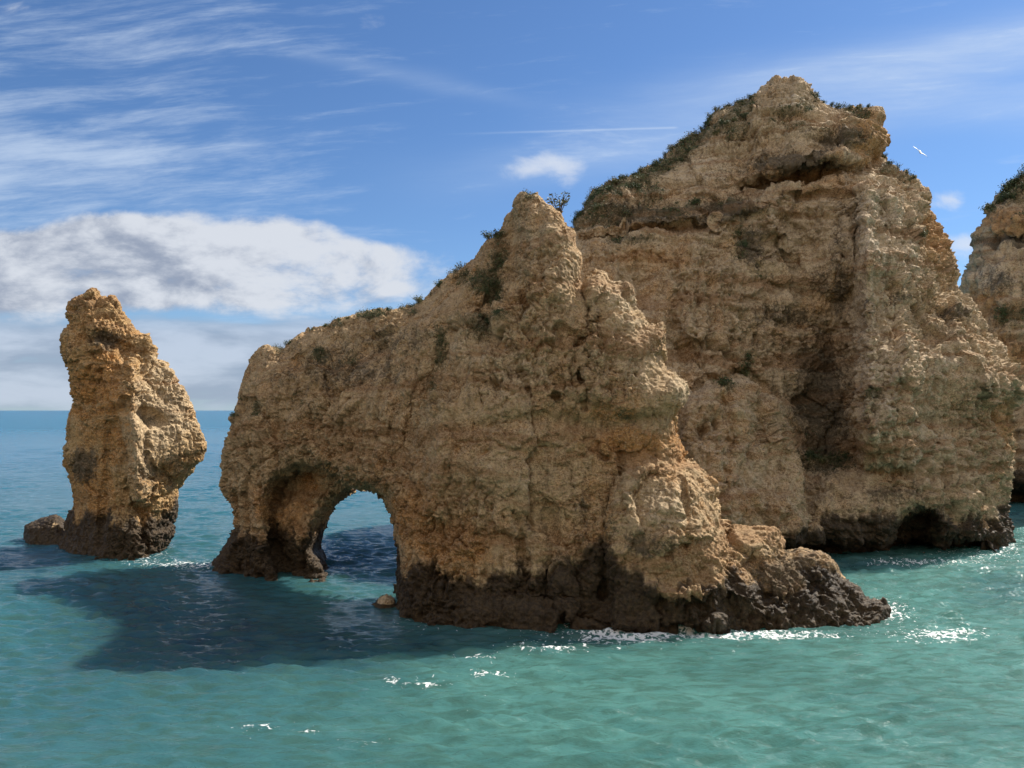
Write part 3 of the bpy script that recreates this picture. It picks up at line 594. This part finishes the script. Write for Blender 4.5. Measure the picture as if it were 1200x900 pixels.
# ------------------------------------------------------------------ water
def make_water():
    r = [6.0]
    while r[-1] < 90000: r.append(r[-1] * (1.0032 if r[-1] < 300 else 1.02))
    r = np.array(r)
    a = np.concatenate([np.linspace(-180, -44, 30)[:-1], np.linspace(-44, 44, 720), np.linspace(44, 180, 30)[1:-1]])
    a = np.radians(a); nr, na = len(r), len(a)
    Rg, Ag = np.meshgrid(r, a, indexing='ij'); x = (Rg * np.sin(Ag)).ravel(); y = (Rg * np.cos(Ag)).ravel(); rr = Rg.ravel()
    rng = np.random.RandomState(5); z = np.zeros_like(x); dxs = np.zeros_like(x); dys = np.zeros_like(x)
    sp = rr * 0.0032
    p2 = np.stack([x, y, np.zeros_like(x)], 1).astype(np.float32)
    pxw = CX + FOC * x / np.maximum(y, 1); pyw = HY + FOC * CAMZ / np.maximum(y, 1)
    chop = blobmask(pxw, pyw, [(1030,695,200,48,1.3),(790,742,170,16,1.1),(1120,770,150,50,.6),(400,640,60,40,.5),(250,730,240,50,.45)]) * (y > 5)
    amp_mod = (0.75 + 0.55 * vnoise(p2 / 9.0, 3)) * (1 + 0.55 * chop)
    for k in range(72):
        lam = 0.34 * (7.0 / 0.34) ** (k / 71.0) * rng.uniform(0.93, 1.07)
        th = math.radians(rng.normal(-94, 22)); kx, ky = math.cos(th), math.sin(th)
        A = 0.130 * (math.exp(-math.log(lam / 0.72) ** 2 / 0.60) + 0.10) * lam / 6.283 * rng.uniform(0.6, 1.3)
        fade = np.clip((lam / sp - 2.0) / 1.5, 0, 1)
        ph = 2 * math.pi / lam * (kx * x + ky * y) + rng.uniform(0, 6.28)
        ph = ph + 0.9 * math.sin(k * 1.7)
        s = np.sin(ph); z += A * fade * s * amp_mod; c = np.cos(ph) * A * fade * 0.30 * amp_mod
        dxs += kx * c; dys += ky * c
    # lumpy chop that is not made of straight crests
    for sc, A in ((2.2, 0.022), (0.9, 0.016)):
        fade = np.clip((sc / sp - 2) / 3, 0, 1)
        n = vnoise(p2 * np.array([0.75, 1.35, 1], np.float32) / sc + 31, 8 + int(sc * 10)); z += A * fade * (1 - 2 * np.abs(n)) * amp_mod
    x2 = x + dxs; y2 = y + dys
    # foam: distance to the rocks at the waterline
    N = 700; g0x, g0y, cs = -60.0, 25.0, 0.2
    occ = np.full((N, N), 99.0, np.float32)
    for nm, R in ROCKS.items():
        c = R['co']; m = np.abs(c[:, 2]) < 0.25
        ix = ((c[m, 0] - g0x) / cs).astype(int); iy = ((c[m, 1] - g0y) / cs).astype(int)
        ok = (ix >= 0) & (ix < N) & (iy >= 0) & (iy < N); occ[iy[ok], ix[ok]] = 0
    for _ in range(30):
        for ax in (0, 1):
            for s_ in (1, -1): occ = np.minimum(occ, np.roll(occ, s_, ax) + cs)
        occ = np.minimum(occ, np.roll(np.roll(occ, 1, 0), 1, 1) + cs * 1.41); occ = np.minimum(occ, np.roll(np.roll(occ, -1, 0), 1, 1) + cs * 1.41)
        occ = np.minimum(occ, np.roll(np.roll(occ, 1, 0), -1, 1) + cs * 1.41); occ = np.minimum(occ, np.roll(np.roll(occ, -1, 0), -1, 1) + cs * 1.41)
    fx = (x - g0x) / cs; fy = (y - g0y) / cs
    dist = bil(occ, fx, fy); dist = np.where((fx < 0) | (fy < 0) | (fx > N - 2) | (fy > N - 2), 99, dist)
    near = 0.18 * np.exp(-(dist / 0.5) ** 2) + 0.36 * np.exp(-(dist / 2.2) ** 2)
    px = CX + FOC * x / np.maximum(y, 1); py = HY + FOC * CAMZ / np.maximum(y, 1)
    spots = blobmask(px, py, [(200,660,70,14,.45),(390,655,50,8,.5),(200,780,60,12,.3),(420,750,60,30,.3),(570,790,40,10,.55),(540,800,110,40,.35),(480,800,60,20,.4),(700,745,90,8,.5),(900,745,120,9,.4),(1000,690,120,24,.42),(1100,740,100,30,.30),(860,780,160,18,.2),(1150,655,60,16,.6),(320,860,120,30,.3),(90,700,120,30,.2),(640,760,90,14,.5),(100,620,60,30,.15)])
    spots *= (y > 5)
    near = near * (0.45 + 0.55 * sm(px, 640, 720))
    flecks = blobmask(px, py, [(572,790,22,4,.85),(500,803,12,3,.7),(455,800,12,3,.6),(300,852,36,3,.6),(365,856,16,4,.7),(640,760,36,3,.5),(560,770,30,4,.7),(720,750,60,4,.4),(830,746,70,4,.35),(950,745,60,4,.5),(210,662,50,4,.5),(150,760,40,5,.5),(700,845,14,4,.5),(850,870,16,4,.6),(430,870,30,5,.5),(1110,745,60,8,.7),(1060,660,60,6,.8)]) * (y > 5)
    foam = near * (0.35 + 0.65 * sm(fbm(p2, 6, 2, 4), -0.3, 0.4)) + spots * 0.5 + flecks * 0.55
    i = np.arange(nr - 1)[:, None] * na; j = np.arange(na)[None]; j2 = (j + 1) % na
    F = np.stack([i + j, i + na + j, i + na + j2, i + j2], -1).reshape(-1, 4)[:, ::-1]
    me = mesh_np('sea', np.stack([x2, y2, z], 1), F)
    setattrf(me, 'foam', np.clip(foam, 0, 1.2))
    chop = blobmask(px, py, [(1030,695,200,48,1.3),(790,742,170,16,1.1),(1120,770,150,50,.6),(400,640,60,40,.5),(250,730,240,50,.45)]) * (y > 5)
    setattrf(me, 'chop', chop)
    water_shade = blobmask(px, py, [(150,730,90,40,.9),(270,745,110,52,.95),(400,755,90,42,.95),(40,665,60,22,.8),(500,752,90,22,.9),(620,752,90,12,.8),(420,650,60,26,.7),(1180,690,60,30,.7),(980,662,90,9,.8)]) * (y > 5) + 0.25 * blobmask(px, py, [(100,820,260,90,1)]) * (y > 5)
    setattrf(me, 'water_shade', np.clip(water_shade, 0, 1))
    me.polygons.foreach_set('use_smooth', np.ones(len(me.polygons), bool))
    m, g, b = new_mat('sea_water')
    pos = g.node('ShaderNodeNewGeometry').outputs['Position']
    X, Y, Z = g.sep(pos)
    dist_n = g.m('SQRT', X * X + Y * Y)
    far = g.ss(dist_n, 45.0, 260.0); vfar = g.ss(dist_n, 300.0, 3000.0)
    n1 = g.noise(g.vscale(pos, (1, 1.6, 0)), 0.055, 5, 0.55, 0.4); n2 = g.noise(g.vscale(pos, (1, 2.4, 0)), 0.35, 5, 0.6, 0.5)
    near_c = g.mix(g.ss(n1 * 0.65 + n2 * 0.35 + X * 0.004, 0.38, 0.62), (0.040, 0.118, 0.112), (0.070, 0.182, 0.165))
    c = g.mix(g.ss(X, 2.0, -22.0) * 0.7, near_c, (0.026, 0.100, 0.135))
    c = g.mix(g.m('MINIMUM', g.attr('water_shade') * g.lin(n2, 0.3, 0.7, 0.45, 1.15), 1.0), c, (0.012, 0.042, 0.058))      # painted shade: darkens the water where the rock shadows fall
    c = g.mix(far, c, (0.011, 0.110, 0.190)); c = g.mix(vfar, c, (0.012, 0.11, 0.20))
    st = g.noise(g.vscale(pos, (0.7, 2.2, 0), (7, 1, 0)), 0.9, 6, 0.65, 0.6)
    c = g.mix(g.ss(st, 0.42, 0.62) * g.ss(dist_n, 140.0, 40.0) * 0.6, c, (0.034, 0.080, 0.062))     # ripple shading painted into the colour as dark streaks
    # broken white foam
    fn = g.noise(g.vscale(pos, (1, 1.5, 0)), 3.6, 7, 0.68, 0.8); fv = g.voro(g.vadd(g.vscale(pos, (1, 1.5, 0)), g.vscale(g.noise(pos, 2.0, 3, 0.5, color=True), (0.6, 0.6, 0))), 2.2, 'DISTANCE_TO_EDGE')
    fa = g.attr('foam')
    lace = g.ss(fv, 0.16, 0.02) * 0.20
    fm = g.ss(fn + fa * 0.36 + lace * fa, 0.72, 0.80)
    c = g.mix(fm, c, (0.75, 0.78, 0.78))
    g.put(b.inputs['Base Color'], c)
    g.put(b.inputs['Roughness'], g.m('MAXIMUM', g.lin(dist_n, 40.0, 600.0, 0.045, 0.30), fm * 0.7))
    b.inputs['IOR'].default_value = 1.333
    g.put(b.inputs['Specular IOR Level'], g.lin(far, 0.0, 1.0, 0.5, 0.3))
    b.subsurface_method = 'BURLEY'                        # murky water: light spreads a metre or two under the surface
    g.put(b.inputs['Subsurface Weight'], g.lin(fm, 0.0, 1.0, 0.6, 0.0)); b.inputs['Subsurface Radius'].default_value = (0.8, 1.2, 1.1); b.inputs['Subsurface Scale'].default_value = 3.5
    # wavelets finer than the mesh
    w1 = g.noise(g.vscale(pos, (0.6, 1.9, 0)), 1.5, 5, 0.6, 0.6); w2 = g.noise(g.vscale(pos, (0.7, 1.8, 0), (3, 3, 0)), 4.5, 4, 0.62, 0.4)
    w3 = g.noise(g.vscale(pos, (0.6, 1.4, 0), (3, 3, 0)), 0.28, 5, 0.6, 0.5)
    hgt = w1 * 0.07 + w2 * (0.055 + 0.05 * g.attr('chop')) + w3 * 0.30 * g.ss(dist_n, 40.0, 160.0)
    bp = g.node('ShaderNodeBump'); g.put(bp.inputs['Height'], hgt); bp.inputs['Strength'].default_value = 1.0; bp.inputs['Distance'].default_value = 1.0
    m.node_tree.links.new(bp.outputs[0], b.inputs['Normal'])
    o = link('sea', me, [m]); o['kind'] = 'structure'
    return o
sea = make_water()

# ------------------------------------------------------------------ plants
def leaf_cloud(rng, centres, nper, rad, size):
    vs = []; fs = []
    n = len(centres) * nper
    c = np.repeat(centres, nper, 0) + rng.normal(0, 1, (n, 3)) * np.repeat(rad, nper)[:, None] * np.array([0.55, 0.55, 0.42])
    a = rng.normal(0, 1, (n, 3)); a /= np.linalg.norm(a, axis=1)[:, None]
    b = np.cross(a, rng.normal(0, 1, (n, 3))); b /= np.linalg.norm(b, axis=1)[:, None] + 1e-9
    s = size * rng.uniform(0.6, 1.5, n)[:, None]
    v = np.stack([c - a * s, c - b * s * 0.42, c + a * s, c + b * s * 0.42], 1).reshape(-1, 3)
    f = np.arange(n * 4).reshape(-1, 4)
    return v, f
def tube(pts, r0, r1, k=5):
    vs = []; fs = []
    for i, p in enumerate(pts):
        r = r0 + (r1 - r0) * i / (len(pts) - 1)
        for j in range(k): vs.append((p[0] + r * math.cos(6.283 * j / k), p[1] + r * math.sin(6.283 * j / k), p[2]))
    for i in range(len(pts) - 1):
        for j in range(k): fs.append((i * k + j, i * k + (j + 1) % k, (i + 1) * k + (j + 1) % k, (i + 1) * k + j))
    return vs, fs
def make_shrub(seed, leaf, spiky=False):
    rng = np.random.RandomState(seed)
    nb = 9 if not spiky else 7
    V_ = []; F_ = []; tips = []
    for k in range(nb):
        a = rng.uniform(0, 6.28); l = rng.uniform(0.5, 0.95) * (1.2 if spiky else 1.0)
        e = np.array([math.cos(a) * rng.uniform(.2, .75), math.sin(a) * rng.uniform(.2, .75), l])
        pts = [np.array([0, 0, -0.25]), e * 0.45 + rng.normal(0, .05, 3), e]
        vs, fs = tube(pts, 0.035, 0.012); F_ += [tuple(i + len(V_) for i in f) for f in fs]; V_ += vs
        tips += [e, e * 0.72, e * 0.5 + rng.normal(0, .12, 3)]
    tips = np.array(tips); lv, lf = leaf_cloud(rng, tips, 16 if not spiky else 9, np.full(len(tips), 0.30 if not spiky else 0.16), 0.085)
    fol = mesh_np('foliage', lv, lf); stm = mesh_np('stem', np.array(V_), np.array(F_))
    root = bpy.data.objects.new('shrub', None); col.objects.link(root)
    link('foliage', fol, [leaf], root); link('stem', stm, [M_STEM], root)
    return root
def copy_tree(o, parent=None):
    c = o.copy(); col.objects.link(c)
    if parent: c.parent = parent
    for ch in list(o.children): copy_tree(ch, c)
    return c
for nm in ('natural_arch', 'headland', 'sea_cliff'):
    R = ROCKS[nm]
    me = R['ob'].data
    R['bvh'] = BVHTree.FromObject(R['ob'], bpy.context.evaluated_depsgraph_get())
def on_rock(nm, px, py):
    """first point of the rock on the sight line through a photo pixel, walking down from above a crest if needed"""
    for k in range(14):
        d = Vector(((px - CX) / FOC, 1, (HY - (py + k * 1.5)) / FOC)).normalized()
        hit = ROCKS[nm]['bvh'].ray_cast(Vector((0, 0, CAMZ)), d)
        if hit[0]: return hit[0]
    return None
rnd = random.Random(4)
SHR = [make_shrub(1, M_LEAF), make_shrub(2, M_LEAF2), make_shrub(3, M_LEAF), make_shrub(4, M_LEAF2, True)]
used = set()
def shrub(nm, px, py, size, label, group=None, kind=None, cat='shrub'):
    p = on_rock(nm, px, py)
    if p is None: return
    k = rnd.randrange(3) if kind is None else kind
    o = SHR[k] if k not in used else copy_tree(SHR[k]); used.add(k)
    o.location = p + Vector((0, 0.15, -0.05)); s = size * rnd.uniform(0.85, 1.15); o.scale = (s * 1.25, s * 1.25, s); o.rotation_euler = (rnd.uniform(-.2, .2), rnd.uniform(-.2, .2), rnd.uniform(0, 6.28))
    for key in ('label', 'category', 'group'):
        if key in o: del o[key]
    tag(o, label, cat, group)
_U = ['', 'first', 'second', 'third', 'fourth', 'fifth', 'sixth', 'seventh', 'eighth', 'ninth', 'tenth', 'eleventh', 'twelfth', 'thirteenth', 'fourteenth', 'fifteenth', 'sixteenth', 'seventeenth', 'eighteenth', 'nineteenth', 'twentieth']
def ordinal(n):
    if n <= 20: return _U[n]
    return {2: 'twenty', 3: 'thirty', 4: 'forty'}[n // 10] + '-' + _U[n % 10] if n % 10 else {3: 'thirtieth', 4: 'fortieth'}[n // 10]
def row(nm, pts, lo, hi, template, group):
    pts = sorted((p for p in pts if on_rock(nm, *p) is not None), key=lambda p: p[0])
    for n, (x, y) in enumerate(pts): shrub(nm, x, y, rnd.uniform(lo, hi), template.format(ordinal(n + 1)), group)
shrub('natural_arch', 655, 247, 1.15, 'spiky green bush sprouting from the right side of the highest tip of the arch rock', kind=3)
shrub('natural_arch', 573, 281, 0.7, 'dark shrub on the shoulder just below the peak of the arch rock', kind=0)
shrub('natural_arch', 584, 279, 0.6, 'small olive shrub where the shoulder meets the peak of the arch rock', kind=1)
shrub('natural_arch', 540, 316, 0.55, 'single twiggy bush halfway up the arch rock ridge', kind=3)
shrub('natural_arch', 514, 336, 0.5, 'low round bush on the lower bend of the arch rock ridge', kind=2)
shrub('natural_arch', 492, 355, 0.65, 'feathery bush at the top of the flat left part of the arch rock ridge', kind=1)
row('natural_arch', [(505,346),(482,361),(470,363),(455,365),(444,365),(432,368),(420,371),(408,374),(396,377),(380,383),(364,388),(349,397),(338,405)], 0.28, 0.45, '{} scrub tuft from the left on the flat ridge above the sea arch', 'scrub tufts on the ridge above the arch')
row('natural_arch', [(275,488),(284,470),(374,414),(590,300),(578,320),(568,345),(560,372),(574,378),(582,368),(517,395),(513,425),(507,450)], 0.3, 0.5, '{} small bush from the left in the gullies of the arch rock', 'bushes in the gullies of the arch rock')
rp = [(674,262),(680,248),(691,234),(711,221),(741,204),(768,193),(784,178),(808,163),(824,150),(833,135),(851,124),(874,119),(889,110)]
cp = []
for k in range(len(rp) - 1):
    for t in np.linspace(0, 1, 5)[:-1]:
        if rnd.random() < 0.85: cp.append((rp[k][0] + (rp[k + 1][0] - rp[k][0]) * t + rnd.uniform(-2, 2), rp[k][1] + (rp[k + 1][1] - rp[k][1]) * t + rnd.uniform(0, 3)))
row('headland', cp, 0.3, 0.7, '{} shrub from the lower left in the row along the left headland crest', 'shrubs along the left crest of the headland')
row('headland', [(x, y + 1) for x, y in [(950,111),(957,115),(966,117),(975,123),(985,127),(996,128),(1008,127),(1018,126)]], 0.4, 0.75, '{} low shrub from the left on the flat top beside the headland summit', 'shrubs on the flat top right of the summit')
row('headland', [(x, y + 1) for x, y in [(1036,184),(1044,190),(1052,197),(1061,204),(1070,209)]], 0.4, 0.65, '{} bush from the left on the right headland shoulder', 'bushes on the right shoulder of the headland')
row('headland', [(848,148),(862,142),(875,138),(840,158),(880,128),(925,128),(935,126),(945,131),(905,142),(805,180),(795,192),(780,200),(745,222),(725,232),(700,245),(812,242),(818,238),(792,240),(757,238),(868,276),(872,290)], 0.45, 0.8, '{} bush from the left of those dotting the upper headland face', 'bushes on the upper face of the headland')
row('headland', [(948,536),(956,540),(965,542),(974,541),(984,540),(993,538),(960,532)], 0.45, 0.7, '{} shrub from the left in the dark hollow of the headland face', 'shrubs in the hollow of the headland')
shrub('headland', 876, 424, 0.8, 'green bush clinging above the pale buttress of the headland', kind=0)
shrub('headland', 872, 440, 0.6, 'bush just below another on the ledge above the pale buttress', kind=1)
shrub('headland', 850, 452, 0.8, 'low wide bush on top of the pale buttress of the headland', kind=2)
shrub('headland', 1026, 460, 0.7, 'lone bush on the bare right face of the headland', kind=1)
shrub('headland', 1080, 277, 0.7, 'bright green tuft on the right edge of the headland near the gap', kind=1)
row('sea_cliff', [(1156,246),(1161,244),(1170,239),(1176,228),(1182,222),(1188,217),(1194,213),(1199,208),(1206,203),(1190,228),(1198,222),(1180,234)], 0.8, 1.35, '{} shrub from the left on top of the cliff at the right edge', 'shrubs on the distant cliff top')

def scrub_mat_on(nm, name, label, nclump, seed, size):
    R = ROCKS[nm]; me = R['ob'].data; n = len(R['co'])
    gr = np.empty(n, np.float32); me.attributes['green'].data.foreach_get('value', gr)
    rng = np.random.RandomState(seed)
    ok = (R['no'][:, 1] < 0.2) & (R['co'][:, 2] > 3)
    w = np.where(ok, np.clip(gr - 0.25, 0, 1) ** 1.5, 0) * sm(fbm(R['co'], 1.1, 2, seed), -0.2, 0.3); w /= w.sum()
    c = R['co'][rng.choice(n, nclump, p=w)]
    v, f = leaf_cloud(rng, c + np.array([0, -0.05, 0.08]), 14, rng.uniform(0.12, 0.42, nclump), size)
    me2 = mesh_np(name, v, f); o = link(name, me2, [M_LEAF, M_LEAF2, M_DRY])
    mi = np.repeat(rng.choice(3, nclump, p=[0.5, 0.25, 0.25]), 14).astype(np.int32); me2.polygons.foreach_set('material_index', mi)
    tag(o, label, 'scrub', kind='stuff')
scrub_mat_on('natural_arch', 'cliff_scrub', 'trailing dry scrub matted over the gullies and ridge of the arch rock', 1500, 3, 0.045)
scrub_mat_on('headland', 'cliff_scrub', 'trailing dark scrub matted over the crest and ledges of the tall headland', 3300, 4, 0.075)
scrub_mat_on('sea_cliff', 'cliff_scrub', 'trailing scrub matted over the top of the distant right cliff', 900, 5, 0.12)

# ------------------------------------------------------------------ the gull
def make_gull():
    root = bpy.data.objects.new('gull', None); col.objects.link(root)
    def loft(secs, k=10):
        vs = []; fs = []
        for x, y, z, ry, rz in secs:
            for j in range(k):
                t = 6.28318 * j / k; vs.append((x, y + ry * math.cos(t), z + rz * math.sin(t)))
        for i in range(len(secs) - 1):
            for j in range(k): fs.append((i * k + j, i * k + (j + 1) % k, (i + 1) * k + (j + 1) % k, (i + 1) * k + j))
        return np.array(vs), np.array(fs)
    v, f = loft([(-.30,0,0,.004,.004),(-.24,0,0,.05,.012),(-.18,0,0,.045,.025),(-.08,0,0,.065,.055),(.03,0,0,.072,.065),(.12,0,.01,.058,.055),(.17,0,.02,.038,.038),(.21,0,.028,.040,.040),(.25,0,.025,.028,.028),(.27,0,.02,.010,.012)])
    body = link('body', mesh_np('body', v, f), [M_GULL], root)
    v, f = loft([(.262,0,.02,.012,.012),(.29,0,.017,.009,.010),(.318,0,.010,.002,.003)]); link('beak', mesh_np('beak', v, f), [M_BEAK], root)
    v, f = loft([(-.27,0,0,.055,.006),(-.33,0,0,.075,.005),(-.36,0,0,.078,.002)]); link('tail', mesh_np('tail', v, f), [M_GULL], root)
    for s in (1, -1):
        st = [(0.04,0.0,.14,.10,.022),(0.22,.045,.15,.09,.018),(0.38,.06,.13,.075,.013),(0.52,.045,.06,.06,.009),(0.62,.02,-.01,.045,.006),(0.70,-.005,-.08,.012,.002)]
        vs = []; fs = []
        for y, z, xl, c, t in st:
            for dx, dz in ((0.0, 0), (-0.35, t), (-1.2, t * .6), (-1.9, 0), (-1.2, -t * .4), (-0.35, -t * .6)): vs.append((xl + dx * c, s * y, z + dz))
        for i in range(len(st) - 1):
            for j in range(6):
                q = (i * 6 + j, i * 6 + (j + 1) % 6, (i + 1) * 6 + (j + 1) % 6, (i + 1) * 6 + j); fs.append(q if s < 0 else q[::-1])
        me = mesh_np('wing', np.array(vs), np.array(fs)); w = link('wing', me, [M_GULL, M_GULLG, M_TIP], root)
        me.polygons.foreach_set('material_index', np.array([2 if i // 6 == len(st) - 2 else (1 if i % 6 in (0, 1, 2) else 0) for i in range(len(fs))], dtype=np.int32))
    d = 56.0; root.location = ((1078.5 - CX) / FOC * d, d, CAMZ + (HY - 178.5) / FOC * d)
    from mathutils import Matrix
    zn = Vector((.45, -.70, .55)).normalized(); yn = Vector((.84, .116, -.54)); yn = (yn - zn * yn.dot(zn)).normalized(); xn = yn.cross(zn)
    root.rotation_euler = Matrix((xn, yn, zn)).transposed().to_euler(); root.scale = (1, 1, 1)
    tag(root, 'white gull gliding in the sky right of the headland', 'gull')
make_gull()
print('done')
